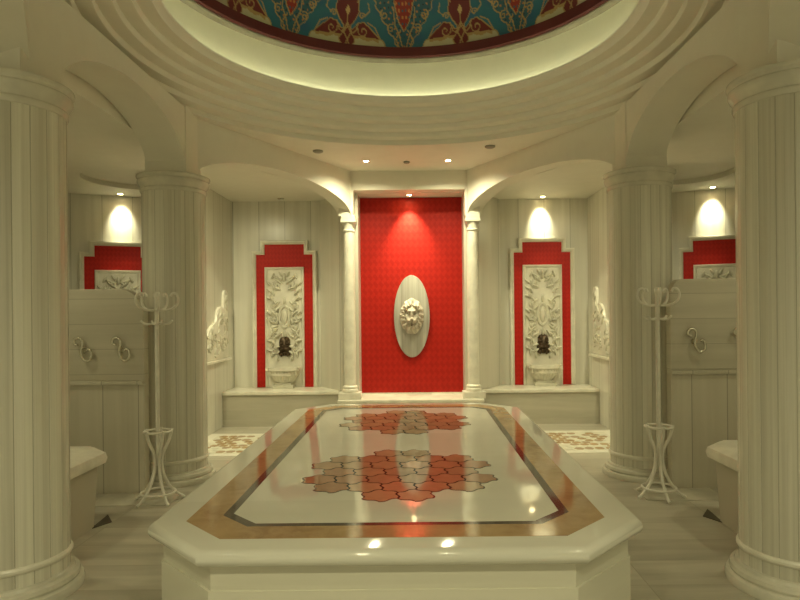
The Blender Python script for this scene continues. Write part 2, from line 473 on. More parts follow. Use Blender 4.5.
# ------------------------------------------------------------------ columns
def make_column():
    root = thing('column', '', 'column', group='fat marble columns round the platform')
    sh = MB()
    n = 20
    prof = [(CR, .18), (CR, 2.72)]
    for k in range(n):   # staves with slightly eased joints
        a0, a1 = 2*PI*k/n - PI, 2*PI*(k+1)/n - PI
        e = .012
        for q0, q1, r0, r1 in ((a0, a0+e, CR-.003, CR), (a0+e, (a0+a1)/2, CR, CR*1.004), ((a0+a1)/2, a1-e, CR*1.004, CR), (a1-e, a1, CR, CR-.003)):
            v = [sh.bm.verts.new((r*math.cos(q), r*math.sin(q), z)) for q, r, z in ((q0, r0, .02), (q1, r1, .02), (q1, r1, 2.73), (q0, r0, 2.73))]
            sh.bm.faces.new(v)
    bmesh.ops.remove_doubles(sh.bm, verts=sh.bm.verts, dist=1e-5)
    sh.build('shaft', M['column'], root, smooth=8)
    cp = MB()
    cp.lathe([(CR-.01, 2.69), (CR+0.0077, 2.695), (CR+0.0141, 2.71), (CR+0.0141, 2.725), (CR+0.0077, 2.735), (CR+0.0128, 2.75), (CR+0.0288, 2.772), (CR+0.0371, 2.79), (CR+0.0371, 2.805),
              (CR+0.0294, 2.815), (CR+0.0320, 2.825), (CR+0.0435, 2.835), (CR+0.0461, 2.845), (CR+0.0435, 2.855), (CR+0.0256, 2.86)], 56)
    cp.build('capital', M['cap'], root)
    rg = MB(); rg.cap = False
    rg.lathe([(CR-.004, .185), (CR+.008, .190), (CR+.014, .20), (CR+.014, .212), (CR+.008, .222), (CR-.004, .227)], 56)
    rg.build('ring_moulding', M['white'], root)
    bs = MB()
    bs.lathe([(CR+0.0723, 0.0), (CR+0.0748, .03), (CR+0.0663, .048), (CR+0.0467, .055), (CR+0.0527, .07), (CR+0.0467, .09), (CR+0.0255, .098), (CR+0.0187, .112), (CR-.01, .118)], 56)
    bs.build('base', M['cap'], root)
    return root
col0 = make_column()
relabel(col0, 'fat marble column in the left foreground, cut by the edge of the picture', (-CX, CYN, 0), .3)
relabel(copy_tree(col0), 'fat marble column in the right foreground, cut by the edge of the picture', (CX, CYN, 0), 1.7)
relabel(copy_tree(col0), 'whole fat marble column on the left, behind the coat stand', (-CX, CYF, 0), 2.9)
relabel(copy_tree(col0), 'whole fat marble column on the right, behind the coat stand', (CX, CYF, 0), 4.4)

def make_colonette():
    root = thing('colonnette', '', 'column', group='slim columns flanking the red niche')
    sh = MB(); sh.lathe([(.078, .10), (.080, .4), (.078, 1.2), (.072, 2.28)], 28); sh.build('shaft', M['white'], root)
    cp = MB()
    cp.lathe([(.07, 2.26), (.082, 2.265), (.086, 2.28), (.078, 2.292), (.077, 2.32), (.085, 2.36), (.096, 2.385)], 28)
    cp.box(-.102, .102, -.102, .102, 2.385, 2.42, .006).box(-.095, .095, -.095, .095, 2.42, 2.474, .004)
    cp.build('capital', M['white'], root)
    bs = MB(); bs.box(-.15, .15, -.11, .11, 0, .09, .006)
    bs.lathe([(.105, .09), (.110, .11), (.105, .13), (.095, .14), (.10, .155), (.098, .17), (.085, .18), (.078, .19)], 28)
    bs.build('base', M['white'], root); return root
c0 = make_colonette()
relabel(c0, 'slim round white column at the left edge of the tall red niche', (-.822, 8.30, .39))
relabel(copy_tree(c0), 'slim round white column at the right edge of the tall red niche', (.855, 8.30, .39))

# ------------------------------------------------------------------ benches along the back wall
def bench(x0, x1, y0, label, name='marble_bench', cat='bench', back=YB, zt=.48):
    root = thing(name, label, cat, ((x0+x1)/2, back, 0)); h = (x1-x0)/2
    MB().box(-h, h, y0-back+.02, -.002, 0, zt-.045).build('bench_body', M['bench'], root, smooth=0)
    MB().box(-h, h, y0-back, -.002, zt-.045, zt, .012).build('bench_top', M['white'], root)
bench(-2.598, -.985, 8.40, 'low marble bench under the dim left fountain niche')
bench(.985, 2.598, 8.40, 'low marble bench under the bright right fountain niche')
bench(-.98, .98, 8.13, 'low marble ledge under the red niche, carrying the two slim columns', 'marble_ledge', 'ledge', zt=.39)

# ------------------------------------------------------------------ red niche with lion head
root = thing('red_panel', 'tall bright red patterned wall panel behind the lion head', 'panel', (.02, 8.80, .39))
MB().box(-.726, .726, -.06, .0, 0, HB-.39-.003).build('tiled_face', M['red'], root, smooth=0)
MB().box(-.726, .726, -.0615, -.058, 0, .02).build('bottom_trim', M['white'], root)

def heightfield(fn, x0, x1, z0, z1, nx, nz, depth0=.0):
    """solid relief on the x-z plane: y = -fn(x, z), only where fn >= 0"""
    bm = bmesh.new(); V = {}
    for i in range(nx+1):
        for k in range(nz+1):
            x = x0+(x1-x0)*i/nx; z = z0+(z1-z0)*k/nz; h = fn(x, z)
            if h is None: continue
            V[i, k] = bm.verts.new((x, -h, z))
    for i in range(nx):
        for k in range(nz):
            q = [V.get(p) for p in ((i, k), (i+1, k), (i+1, k+1), (i, k+1))]
            if all(q): bm.faces.new(q)
    be = [e for e in bm.edges if len(e.link_faces) == 1]
    r = bmesh.ops.extrude_edge_only(bm, edges=be)
    for v in [g for g in r['geom'] if isinstance(g, bmesh.types.BMVert)]: v.co.y = depth0
    for v in [v for v in bm.verts if not v.link_faces]: bm.verts.remove(v)
    mb = MB(); mb.bm = bm; return mb

def lion():
    root = thing('lion_head_plaque', 'carved marble lion head on an upright oval plaque on the red panel', 'carving', (.02, 8.7397, 1.50))
    pl = MB()
    ell = lambda a, b, n=64: [(a*math.cos(2*PI*k/n), b*math.sin(2*PI*k/n)) for k in range(n)]
    pl.slab_xz(ell(.255, .585), -.045, 0.0, .008)
    pl.build('oval_plate', marble('plaque_marble', (.50, .49, .43), (.25, .24, .205), 'x', 5, (11, 1, .35), .3, 0, .05), root)
    g = lambda x, z, cx, cz, sx, sz, a: a*math.exp(-((x-cx)/sx)**2-((z-cz)/sz)**2)
    def f(x, z):
        rx, rz = .172, .255
        th = math.atan2(z, x)
        rr = math.hypot(x/rx, z/rz); edge = 1+.022*math.sin(13*th)
        if rr > edge: return None
        q = rr/edge
        h = .05 + .10*math.sqrt(max(0, 1-q**2.4))
        man = min(1, max(0, (q-.52)/.12))
        h += man*(.011*math.sin(13*th+7*q) + .006*math.sin(26*th-15*q))
        h -= g(x, z, 0, 0, .01, .01, 0)
        h -= .035*math.exp(-((q-.53)/.07)**2)                     # groove between face and mane
        ax = abs(x)
        h += g(ax, z, .038, .075, .030, .020, .040)               # brows
        h += g(x, z, 0, .13, .06, .04, .025)                      # forehead
        h -= g(ax, z, .045, .038, .020, .014, .045)               # eye sockets
        h += g(ax, z, .046, .037, .010, .008, .022)               # eyeballs
        h += g(x, z, 0, .02, .020, .07, .055)                     # nose bridge
        h += g(x, z, 0, -.035, .028, .016, .040)                  # nose tip
        h += g(ax, z, .034, -.062, .032, .028, .062)              # muzzle
        h -= g(x, z, 0, -.075, .006, .03, .03)
        h -= g(x, z, 0, -.108, .036, .011, .060)                  # open mouth
        h += g(x, z, 0, -.140, .034, .018, .040)                  # chin
        h += g(ax, z, .085, -.02, .03, .04, .018)                 # cheeks
        h += g(ax, z, .098, .125, .024, .030, .055) - g(ax, z, .100, .122, .010, .014, .045)   # ears
        return h
    hf = heightfield(f, -.19, .19, -.275, .275, 84, 120, -.04)
    hf.build('lion_face', M['lion'], root, smooth=80)
    sp = MB(); sp.tube([(0, -.18, -.108), (0, -.21, -.112), (0, -.225, -.125)], .012, 10); sp.build('water_spout', M['bronze'], root)
lion()

# ------------------------------------------------------------------ niches with stepped white frames
def frame_loops(ho, hu, zs, zt, w):
    out = [(-ho, 0), (-ho, zs), (-hu, zs), (-hu, zt), (hu, zt), (hu, zs), (ho, zs), (ho, 0)]
    inn = [(-ho+w, 0), (-ho+w, zs-w), (-hu+w, zs-w), (-hu+w, zt-w), (hu-w, zt-w), (hu-w, zs-w), (ho-w, zs-w), (ho-w, 0)]
    return out, inn
def strip_frame(mb, out, inn, y0, y1, ridge=.0):
    """moulded frame between two open outlines (feet at both ends), front face at y0, back at y1"""
    n = len(out); rings = []
    for (xo, zo), (xi, zi) in zip(out, inn):
        mid = lambda t_: (xo+(xi-xo)*t_, zo+(zi-zo)*t_)
        P = [(*mid(0), y1), (*mid(0), y0+.012), (*mid(.18), y0), (*mid(.42), y0), (*mid(.5), y0+.014), (*mid(.62), y0+.006), (*mid(.85), y0+.018), (*mid(1), y0+.03), (*mid(1), y1)]
        rings.append([mb.bm.verts.new((x, y, z)) for x, z, y in P])
    for A, B in zip(rings, rings[1:]):
        for k in range(len(A)): mb.bm.faces.new((A[k], A[(k+1) % len(A)], B[(k+1) % len(A)], B[k]))
    mb.bm.faces.new(rings[0]); mb.bm.faces.new(rings[-1])
def leaf(mb, x, z, ang, ln, wd, y=-.048, d=.05):
    dx, dz = math.sin(ang), math.cos(ang)
    mb.blob((x+dx*ln/2, y, z+dz*ln/2), (wd/2, d, ln/2), ang, 'Y', 8, 6)
def scroll(mb, cx, cz, r, a, turns, y=-.06, th=.016, sgn=1):
    n = 18
    mb.tube([(cx + sgn*r*(1-.8*k/n)*math.cos(a+turns*2*PI*k/n), y, cz + r*(1-.8*k/n)*math.sin(a+turns*2*PI*k/n)) for k in range(n+1)], th, 6, th*.6)
def carving(mb, zb, zt, mask_z):
    """acanthus scrollwork around an oval cartouche"""
    zc = zb+(zt-zb)*.58
    mb.tube([(.075*math.cos(2*PI*k/28), -.055, zc+.155*math.sin(2*PI*k/28)) for k in range(29)], .02, 6)
    mb.blob((0, -.045, zc), (.045, .028, .115), 0, 'Y', 12, 8)
    for s in (-1, 1):
        for k, (x, z, a, l, w) in enumerate([(.03, zt-.10, .5, .10, .035), (.06, zt-.13, 1.1, .12, .04), (.02, zt-.20, .9, .15, .04), (.10, zt-.16, .4, .10, .035), (.05, zt-.28, 1.2, .14, .045),
                (.15, zt-.28, .15, .12, .035), (.16, zc+.22, 0.5, .10, .035), (.10, zc+.16, .6, .12, .04), (.11, zc+.02, .9, .11, .04), (.12, zc-.08, 1.5, .10, .035), (.09, zc-.16, 2.2, .13, .04),
                (.15, zc+.10, .2, .09, .03), (.15, zc-.2, 2.6, .12, .035), (.05, zc-.22, 2.6, .12, .04), (.16, zc-.33, 2.9, .11, .03), (.14, zc-.42, .4, .10, .03)]):
            leaf(mb, s*x, z, s*a, l, w)
        scroll(mb, s*.12, zt-.24, .055, PI*.5, 1.4, sgn=s); scroll(mb, s*.15, zc+.17, .05, -PI*.4, 1.4, sgn=s)
        scroll(mb, s*.14, zc-.05, .048, PI*.6, 1.4, sgn=s); scroll(mb, s*.13, zc-.27, .055, -PI*.5, 1.4, sgn=s); scroll(mb, s*.16, zc-.50, .05, PI*.5, 1.3, sgn=s)
        mb.tube([(s*(.17+.035*math.sin(k*.9)), -.053, zb+.35+(zt-zb-.5)*k/20) for k in range(21)], .008, 6)
    rnd = random.Random(9)
    for k in range(26):
        z = zb+.28+(zt-zb-.36)*k/26; x = .10+.085*abs(math.sin(k*1.7)); a = rnd.uniform(-1.2, 1.6)
        if math.hypot((x)/.11, (z-zc)/.19) < 1: x = .15
        for s in (-1, 1): leaf(mb, s*x, z, s*a, .10, .04, d=.045)
    leaf(mb, 0, zt-.16, 0, .13, .05); leaf(mb, 0, zc+.17, 0, .12, .05); leaf(mb, 0, zc-.19, PI, .12, .05)
def make_niche(label, loc, rot=0.0, zt=2.18, fountain=True, group='red niches with stepped white frames'):
    root = thing('wall_niche', label, 'niche', loc, rot, group)
    ho, hu, zs = .47, .345, zt-.15; pt = zt-.39
    out, inn = frame_loops(ho, hu, zs, zt, .058)
    fr = MB(); strip_frame(fr, out, inn, -.07, -.003); fr.build('stepped_frame', M['white'], root, smooth=40)
    rd = MB(); e = .02
    o2, i2 = frame_loops(ho, hu, zs, zt, .055)
    rd.slab_xz(i2, -.028, -.003); r_ = rd.build('red_tiling', M['red_small'], root, smooth=0); r_['label'] = 'red patterned tiling'
    pf = MB()
    strip_frame(pf, [(-.285, 0), (-.285, pt), (.285, pt), (.285, 0)], [(-.235, 0), (-.235, pt-.05), (.235, pt-.05), (.235, 0)], -.065, -.028)
    pf.box(-.24, .24, -.045, -.028, 0, pt-.04); pf.build('panel_frame', M['white'], root, smooth=40)
    cv = MB(); carving(cv, .1, pt-.05, .62); cv.build('carved_relief', M['carve'], root, smooth=50)
    if fountain:
        g = lambda x, z, cx, cz, sx, sz, a: a*math.exp(-((x-cx)/sx)**2-((z-cz)/sz)**2)
        def f(x, z):
            q = math.hypot(x/(.078 - .012*math.sin((z+.05)*22)), (z)/.145)
            if q > 1: return None
            ax = abs(x)
            h = .045+.055*math.sqrt(1-q*q)
            h += g(x, z, 0, .0, .012, .04, .025)+g(ax, z, .02, -.045, .018, .015, .02)-g(ax, z, .026, .02, .012, .010, .02)-g(x, z, 0, -.075, .02, .008, .02)
            if q > .6: h += .010*math.sin(11*math.atan2(z, x))
            return h
        mk = heightfield(f, -.1, .1, -.16, .16, 40, 56, -.04)
        for v in mk.bm.verts: v.co.z += .60; v.co.x *= 1.3
        for s in (-1, 1):
            mk.blob((s*.07, -.07, .50), (.022, .02, .035)); mk.blob((s*.045, -.07, .475), (.02, .018, .03))
        q = mk.build('bronze_mask', M['bronze'], root, smooth=60); q['label'] = 'dark bronze mask spout'
    return root
WB = YB-.002
make_niche('stepped red niche with carved panel and bronze mask, left of the tall red panel', (-1.835, WB, .482), zt=2.14)
make_niche('stepped red niche with carved panel and bronze mask right of the tall red panel', (1.925, WB, .482), zt=2.14)
ang = math.atan2(.8, 1.95)
def on_bay(s, x): return (s*x, 8.95-(x-2.75)*.8/1.95-.004, .432)
make_niche('top of a red niche with white frame seen over the left marble partition', on_bay(-1, 4.02), ang, 2.13, False)
make_niche('top of a red niche with white frame seen over the right marble partition', on_bay(1, 4.19), -ang, 2.13, False)

# half-round fluted basins standing on the benches
def make_bowl():
    root = thing('fountain_basin', '', 'basin', group='small fluted basins under the bronze masks')
    bw = MB(); bm = bw.bm; n = 48; rings = []
    prof = [(.10, .06), (.105, .075), (.13, .10), (.165, .15), (.195, .20), (.205, .235)]
    for r, z in prof:
        rings.append([bm.verts.new((r*1.0*(1+(.035*math.cos(13*PI*k/n*2) if .06 < z < .22 else 0))*math.cos(-PI*k/n), (r*.85)*(1+(.035*math.cos(26*PI*k/n) if .06 < z < .22 else 0))*math.sin(-PI*k/n), z)) for k in range(n+1)])
    for A, B in zip(rings, rings[1:]):
        for k in range(n): bm.faces.new((A[k], A[k+1], B[k+1], B[k]))
        bm.faces.new((A[0], B[0], B[-1], A[-1]))
    bm.faces.new(rings[0]); 
    bw.build('fluted_bowl', M['carve'], root, smooth=40)
    rm = MB(); rm.cap = False
    a = [(-.215, 0), (-.215, -.14)] + [(.215*math.cos(-PI+PI*k/24), -.02+.175*math.sin(-PI+PI*k/24)) for k in range(4, 21)] + [(.215, -.14), (.215, 0)]
    inn = [(x*.8, y*.8-.012 if y < -.01 else -.02) for x, y in a]
    t = bmesh.new(); A = [[t.verts.new((x, y, z)) for x, y in L] for L, z in ((a, .232), (a, .272), (inn, .272), (inn, .17))]
    for P, Q in zip(A, A[1:]):
        for k in range(len(P)): t.faces.new((P[k], P[(k+1) % len(P)], Q[(k+1) % len(P)], Q[k]))
    t.faces.new(A[-1]); rm.add(t)
    rm.build('rim', M['white'], root, smooth=40)
    ft = MB(); ft.box(-.13, .13, -.12, 0, 0, .045, .006).box(-.10, .10, -.095, 0, .045, .066, .004); ft.build('foot', M['carve'], root)
    return root
b0 = make_bowl()
relabel(b0, 'small fluted marble basin on the left bench below the bronze mask', (-1.835, WB-.08, .48), None, (1.12,)*3)
relabel(copy_tree(b0), 'small fluted marble basin on the right bench below the bronze mask', (1.925, WB-.08, .48), None, (1.12,)*3)

# ------------------------------------------------------------------ relief panels on the cross walls
def make_relief(side):
    root = thing('relief_panel', 'pale carved relief with lobed top on the short wall at the %s' % ('left' if side < 0 else 'right'), 'carving',
                 (side*2.5995, 8.15, .95), PI/2*side*-1 if side > 0 else PI/2, 'carved panels beside the benches')
    rr = root
    pts = [(-.45, 0), (.45, 0), (.45, .84), (.44, .90), (.40, .935), (.34, .94), (.29, .91), (.275, .86), (.27, .72), (.26, .68), (.20, .71), (.10, .70), (.03, .66), (-.02, .58), (-.05, .50), (-.2, .46), (-.33, .40), (-.42, .28), (-.45, .2)]
    if side < 0: pass
    flip = 1 if side < 0 else -1
    pts = [(flip*x, z) for x, z in pts]
    MB().slab_xz(pts, -.035, 0, .008).build('panel', M['white'], root, smooth=30)
    cv = MB()
    rnd = random.Random(3)
    for k in range(34):
        x = rnd.uniform(-.38, .38); zmax = .85 if x > .28 else (.62 if x > -.02 else .34)
        z = rnd.uniform(.05, zmax); leaf(cv, flip*x, z, rnd.uniform(-2.5, 2.5), .11, .04, -.035, .018)
    for x, z in ((.35, .8), (.36, .5), (.15, .5), (.15, .2), (-.15, .3), (-.3, .15), (.36, .2)): scroll(cv, flip*x, z, .06, 0, 1.4, -.036)
    cv.build('carved_leaves', M['carve'], root, smooth=50)
    MB().box(-.55, .50, -.07, 0, -.035, -.002, .008).build('ledge', M['white'], root)
make_relief(-1); make_relief(1)

# ------------------------------------------------------------------ marble partitions with towel hooks
def partition(side, zt, zl, yf, label):
    x0, x1 = (2.30, XW-.002)
    root = thing('partition', label, 'partition', (side*(x0+x1)/2, yf, 0)); h = (x1-x0)/2
    e = h if side < 0 else -h; g = -side   # end next to the column; the corner is scooped out
    w_, d_ = (.20, .25) if side < 0 else (.10, .17)
    arc = [(e - g*w_*math.cos(t_), zt - d_*math.sin(t_)*1.0) for t_ in [PI/2*k/10 for k in range(11)]]
    arc = [(e - g*w_*(1-math.sin(t_)), zt - d_*(1-math.cos(t_))) for t_ in [PI/2*k/10 for k in range(11)]]
    MB().slab_xz([(-g*h, zl), (-g*h, zt)] + arc + [(e, zl)], 0, .10, .006).build('upper_slab', M['screen'], root, smooth=30)
    MB().box(-h, h, 0, .10, 0, zl-.035).build('lower_slabs', M['screen_low'], root, smooth=0)
    MB().box(-h, h, -.025, .10, zl-.035, zl, .008).build('ledge', M['screen_low'], root)
partition(-1, 1.785, .985, 5.33, 'shoulder-high grey marble partition with two scroll hooks, left of the left far column')
partition(1, 1.825, 1.03, 5.33, 'shoulder-high grey marble partition with scroll hooks, right of the right far column')
def make_hook():
    root = thing('towel_hook', '', 'hook', group='scroll hooks on the partitions')
    b = MB(); n = 44; pts = []
    for k in range(17): a = -.6*PI + k/16*1.55*PI; r = .022+.022*k/16; pts.append((-.035+r*math.cos(a+.2)*-1, -.035, .065+r*math.sin(a+.2)))
    b.tube(pts[::-1], .0115, 8)
    s = [(-.035+.044, .078), (.006, .035), (-.004, -.005), (-.002, -.045), (.018, -.085), (.045, -.098), (.072, -.085), (.084, -.05), (.078, -.012), (.058, .006), (.042, -.008)]
    P = []
    for i in range(len(s)-1):
        p0, p1, p2, p3 = s[max(i-1, 0)], s[i], s[i+1], s[min(i+2, len(s)-1)]
        for k in range(5):
            t_ = k/5
            P.append(tuple(.5*((2*p1[j]) + (-p0[j]+p2[j])*t_ + (2*p0[j]-5*p1[j]+4*p2[j]-p3[j])*t_*t_ + (-p0[j]+3*p1[j]-3*p2[j]+p3[j])*t_**3) for j in (0, 1)))
    b.tube([(x, -.035, z) for x, z in P], .0115, 8)
    b.build('scroll', M['chrome'], root, smooth=60)
    m = MB(); m.tube([(0, 0, -.01), (0, -.035, -.01)], .011, 10); m.tube([(0, -.002, -.01), (0, -.008, -.01)], .026, 16); m.build('wall_mount', M['chrome'], root, smooth=40)
    return root
h0 = make_hook()
relabel(h0, 'pale scroll hook on the left partition, nearest the left foreground column', (-2.82, 5.329, 1.26))
relabel(copy_tree(h0), 'dull scroll hook on the left partition, nearest the left coat stand', (-2.49, 5.329, 1.26))
relabel(copy_tree(h0), 'scroll hook on the right partition, nearest the right coat stand', (2.50, 5.329, 1.29))
relabel(copy_tree(h0), 'scroll hook half hidden by the right foreground column', (2.90, 5.329, 1.29))

# ------------------------------------------------------------------ coat stands
def make_rack():
    root = thing('coat_stand', '', 'coat stand', group='white bentwood coat stands')
    MB().tube([(0, 0, .30), (0, 0, 1.0), (0, 0, 1.70)], .017, 12).blob((0, 0, 1.72), (.024, .024, .03)).build('pole', M['paint'], root, smooth=60)
    def cat(s, m=6):
        P = []
        for i in range(len(s)-1):
            p0, p1, p2, p3 = s[max(i-1, 0)], s[i], s[i+1], s[min(i+2, len(s)-1)]
            for k in range(m):
                t_ = k/m
                P.append(tuple(.5*((2*p1[j]) + (-p0[j]+p2[j])*t_ + (2*p0[j]-5*p1[j]+4*p2[j]-p3[j])*t_*t_ + (-p0[j]+3*p1[j]-3*p2[j]+p3[j])*t_**3) for j in (0, 1)))
        return P + [s[-1]]
    for k in range(5):
        a = 2*PI*k/5 + .45; c, s = math.cos(a), math.sin(a)
        MB().tube([(r*c, r*s, z) for r, z in cat([(.112, .60), (.085, .50), (.04, .40), (.030, .32), (.045, .22), (.09, .12), (.15, .05), (.205, .012)])], .0125, 8).build('leg', M['paint'], root, smooth=60)
    for nm, r, z in (('upper_ring', .108, .585), ('lower_ring', .135, .078)):
        MB().tube([(r*math.cos(2*PI*k/32), r*math.sin(2*PI*k/32), z) for k in range(33)], .0095, 8).build(nm, M['paint'], root, smooth=60)
    for k in range(5):
        a = 2*PI*k/5 + .2; c, s = math.cos(a), math.sin(a)
        MB().tube([(r*c, r*s, z) for r, z in cat([(.012, 1.60), (.06, 1.595), (.115, 1.605), (.16, 1.64), (.172, 1.69), (.155, 1.73), (.125, 1.735), (.112, 1.71)])], .010, 8).build('hook', M['paint'], root, smooth=60)
    for k in range(4):
        a = 2*PI*k/4 + .1; c, s = math.cos(a), math.sin(a)
        MB().tube([(r*c, r*s, z) for r, z in cat([(.012, 1.49), (.05, 1.48), (.10, 1.485), (.128, 1.51)])], .009, 8).build('peg', M['paint'], root, smooth=60)
    return root
r0_ = make_rack()
relabel(r0_, 'slender white coat stand in front of the left far column', (-2.085, 5.10, 0))
relabel(copy_tree(r0_), 'slender white coat stand in front of the right far column', (2.095, 5.10, 0), .5)

# ------------------------------------------------------------------ washing basins on the floor
def octo(a, b, c): return [(-a+c, -b), (a-c, -b), (a, -b+c), (a, b-c), (a-c, b), (-a+c, b), (-a, b-c), (-a, -b+c)]
def make_kurna():
    root = thing('washing_basin', '', 'basin', group='marble floor basins')
    bd = MB(); t = bmesh.new()
    A = [t.verts.new((x, y, 0)) for x, y in octo(.36, .36, .155)]; B = [t.verts.new((x, y, .43)) for x, y in octo(.385, .385, .165)]
    for k in range(8): t.faces.new((A[k], A[(k+1) % 8], B[(k+1) % 8], B[k]))
    t.faces.new(A); t.faces.new(B); bd.add(t); bd.build('basin_body', M['screen_low'], root, smooth=0)
    rm = MB(); t = bmesh.new()
    L = [octo(.385, .385, .165), octo(.43, .43, .18), octo(.44, .44, .185), octo(.43, .43, .18), octo(.40, .40, .17)]
    Z = [.43, .44, .475, .51, .525]
    R = [[t.verts.new((x, y, z)) for x, y in l] for l, z in zip(L, Z)]
    for r, z in ((.27, .525), (.255, .515), (.22, .47), (.14, .445)):
        # inner bowl follows the eight corners on a circle
        ang_ = [math.atan2(y, x) for x, y in L[-1]]
        R.append([t.verts.new((r*math.cos(a), r*math.sin(a), z)) for a in ang_])
    for P, Q in zip(R, R[1:]):
        for k in range(8): t.faces.new((P[k], P[(k+1) % 8], Q[(k+1) % 8], Q[k]))
    t.faces.new(R[-1]); rm.add(t); rm.build('rim', M['white'], root, smooth=40)
    return root
k0 = make_kurna()
relabel(k0, 'eight-sided marble washing basin behind the left foreground column', (-2.66, 4.28, 0), None, (1, 1, 1.06))
relabel(copy_tree(k0), 'eight-sided marble washing basin behind the right foreground column', (2.66, 4.28, 0), None, (1, 1, 1.06))
for s, nm in ((-1, 'left'), (1, 'right')):
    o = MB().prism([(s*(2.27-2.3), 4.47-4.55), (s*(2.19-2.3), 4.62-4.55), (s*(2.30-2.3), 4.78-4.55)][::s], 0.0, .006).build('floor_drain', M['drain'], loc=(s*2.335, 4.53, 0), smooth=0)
    tag(o, 'flat triangle painted dark for the shade of a drain gap at the foot of the %s basin' % nm, 'drain')

# pale strips of floor at the foot of the partitions and mosaic floor panels
for s, nm in ((-1, 'left'), (1, 'right')):
    root = thing('floor_mosaic', 'pale floor panel with brown mosaic patch beside the %s end of the platform' % nm, 'floor inlay', (s*2.02, 7.3, 0))
    MB().box(-.56, .56, -.62, .62, 0, .004).build('marble_field', M['white'], root, smooth=0)
    MB().box(-.44, .44, -.50, .50, .004, .006).build('mosaic_border', M['carve'], root, smooth=0)
    mo = MB(); rnd = random.Random(5)
    for ix in range(-3, 4):
        for iy in range(-4, 5):
            x, y = ix*.115 + (.05 if iy % 2 else 0), iy*.105
            if abs(x) > .39: continue
            k = len(mo.bm.faces)
            mo.prism([(x+.060*math.cos(a)*rnd.uniform(.8, 1.1), y+.06*math.sin(a)*rnd.uniform(.8, 1.1)) for a in [PI/3*j for j in range(6)]], .006, .0085)
            mo.bm.faces.ensure_lookup_table(); mi = rnd.choice([0, 1, 1, 2])
            for f_ in list(mo.bm.faces)[k:]: f_.material_index = mi
    mo.build('mosaic_pieces', [TILES[2], M['tan'], M['carve']], root, smooth=0)

for k, s in ((1, -1), (2, 1)):
    struct(MB().box(-.33, .33, -.17, .17, 0, .004).build('trim_%d' % k, M['strip'], smooth=0, loc=(s*2.29, 5.155, 0)))

# ------------------------------------------------------------------ the heated platform in the middle
SF, SB = 2.59, 6.79
SY = (SF+SB)/2; SL = (SB-SF)/2; SW = 1.195
def platform():
    root = thing('marble_platform', 'long low marble platform with clipped corners and inlaid top, in the middle of the floor', 'platform', (-.03, SY, 0))
    MB().prism(octo(SW-.05, SL-.05, .345), 0, .36).build('lower_body', M['slab_body'], root, smooth=0)
    MB().prism(octo(SW-.058, SL-.058, .345), .36, .475).build('upper_body', M['slab_body'], root, smooth=0)
    MB().prism(octo(SW, SL, .36), .475, .55, .034, 5).build('top_slab', M['slab'], root, smooth=40)
    def ring(a, b, name, m, z):
        t = fill_holes([a, b], 0); 
        r = bmesh.ops.extrude_face_region(t, geom=list(t.faces))
        bmesh.ops.translate(t, verts=[v for v in r['geom'] if isinstance(v, bmesh.types.BMVert)], vec=(0, 0, .0015))
        mb = MB(); mb.add(t); return mb.build(name, m, root, smooth=0, loc=(0, 0, z))
    o1 = octo(1.02, SL-.15, .24); o2 = octo(.865, SL-.305, .165); o3 = octo(.82, SL-.345, .15)
    ring(o1, o2, 'tan_border', M['tan'], .5498)['label'] = 'mottled tan border band'
    ring(o2, o3, 'dark_border', M['dark'], .5499)['label'] = 'thin dark border line'
    for yc in (3.87, 5.66):
        mo = MB(); hexes = []
        S = .112; rnd = random.Random(int(yc*10))
        for q in range(-4, 5):
            for r in range(-4, 5):
                x = S*math.sqrt(3)*(q+r/2); y = S*1.5*r
                d = math.hypot(x, y)
                if d < .56: hexes.append((x, y))
        # dark ground shows as the lines between the pieces
        k = 0
        for x, y in hexes:
            pts = []
            for j in range(6):
                a0, a1 = PI/6+PI/3*j, PI/6+PI/3*(j+1)
                rr = S*1.03
                p, q_ = Vector((rr*math.cos(a0), rr*math.sin(a0))), Vector((rr*math.cos(a1), rr*math.sin(a1)))
                nn = (p+q_).normalized()
                for k in range(8):
                    t_ = k/8
                    c_ = p.lerp(q_, t_) + nn*S*.085*math.sin(2*PI*t_)
                    pts.append((x+c_.x, y+c_.y))
            mo.prism(pts, 0, .0016)
        nb = len(mo.bm.faces)
        mo.bm.faces.ensure_lookup_table()
        for f_ in mo.bm.faces: f_.material_index = 4
        for x, y in hexes:
            nb = len(mo.bm.faces); d = math.hypot(x, y)
            pts = []
            for j in range(6):
                a0, a1 = PI/6+PI/3*j, PI/6+PI/3*(j+1)
                rr = S*.925
                p, q_ = Vector((rr*math.cos(a0), rr*math.sin(a0))), Vector((rr*math.cos(a1), rr*math.sin(a1)))
                nn = (p+q_).normalized()
                for k in range(8):   # curling sides that interlock with the neighbours
                    t_ = k/8
                    c_ = p.lerp(q_, t_) + nn*S*.085*math.sin(2*PI*t_)
                    pts.append((x+c_.x, y+c_.y))
            mo.prism(pts, .0016, .0022)
            mo.bm.faces.ensure_lookup_table()
            mi = rnd.choice([0, 0, 3, 1]) if d < .4 else rnd.choice([0, 1, 2, 3])
            for f_ in list(mo.bm.faces)[nb:]: f_.material_index = mi
        o = mo.build('rosette_inlay', TILES+[M['grout']], root, smooth=0, loc=(0, yc-SY, .5498))
        o['label'] = 'rust and beige mosaic rosette'
platform()

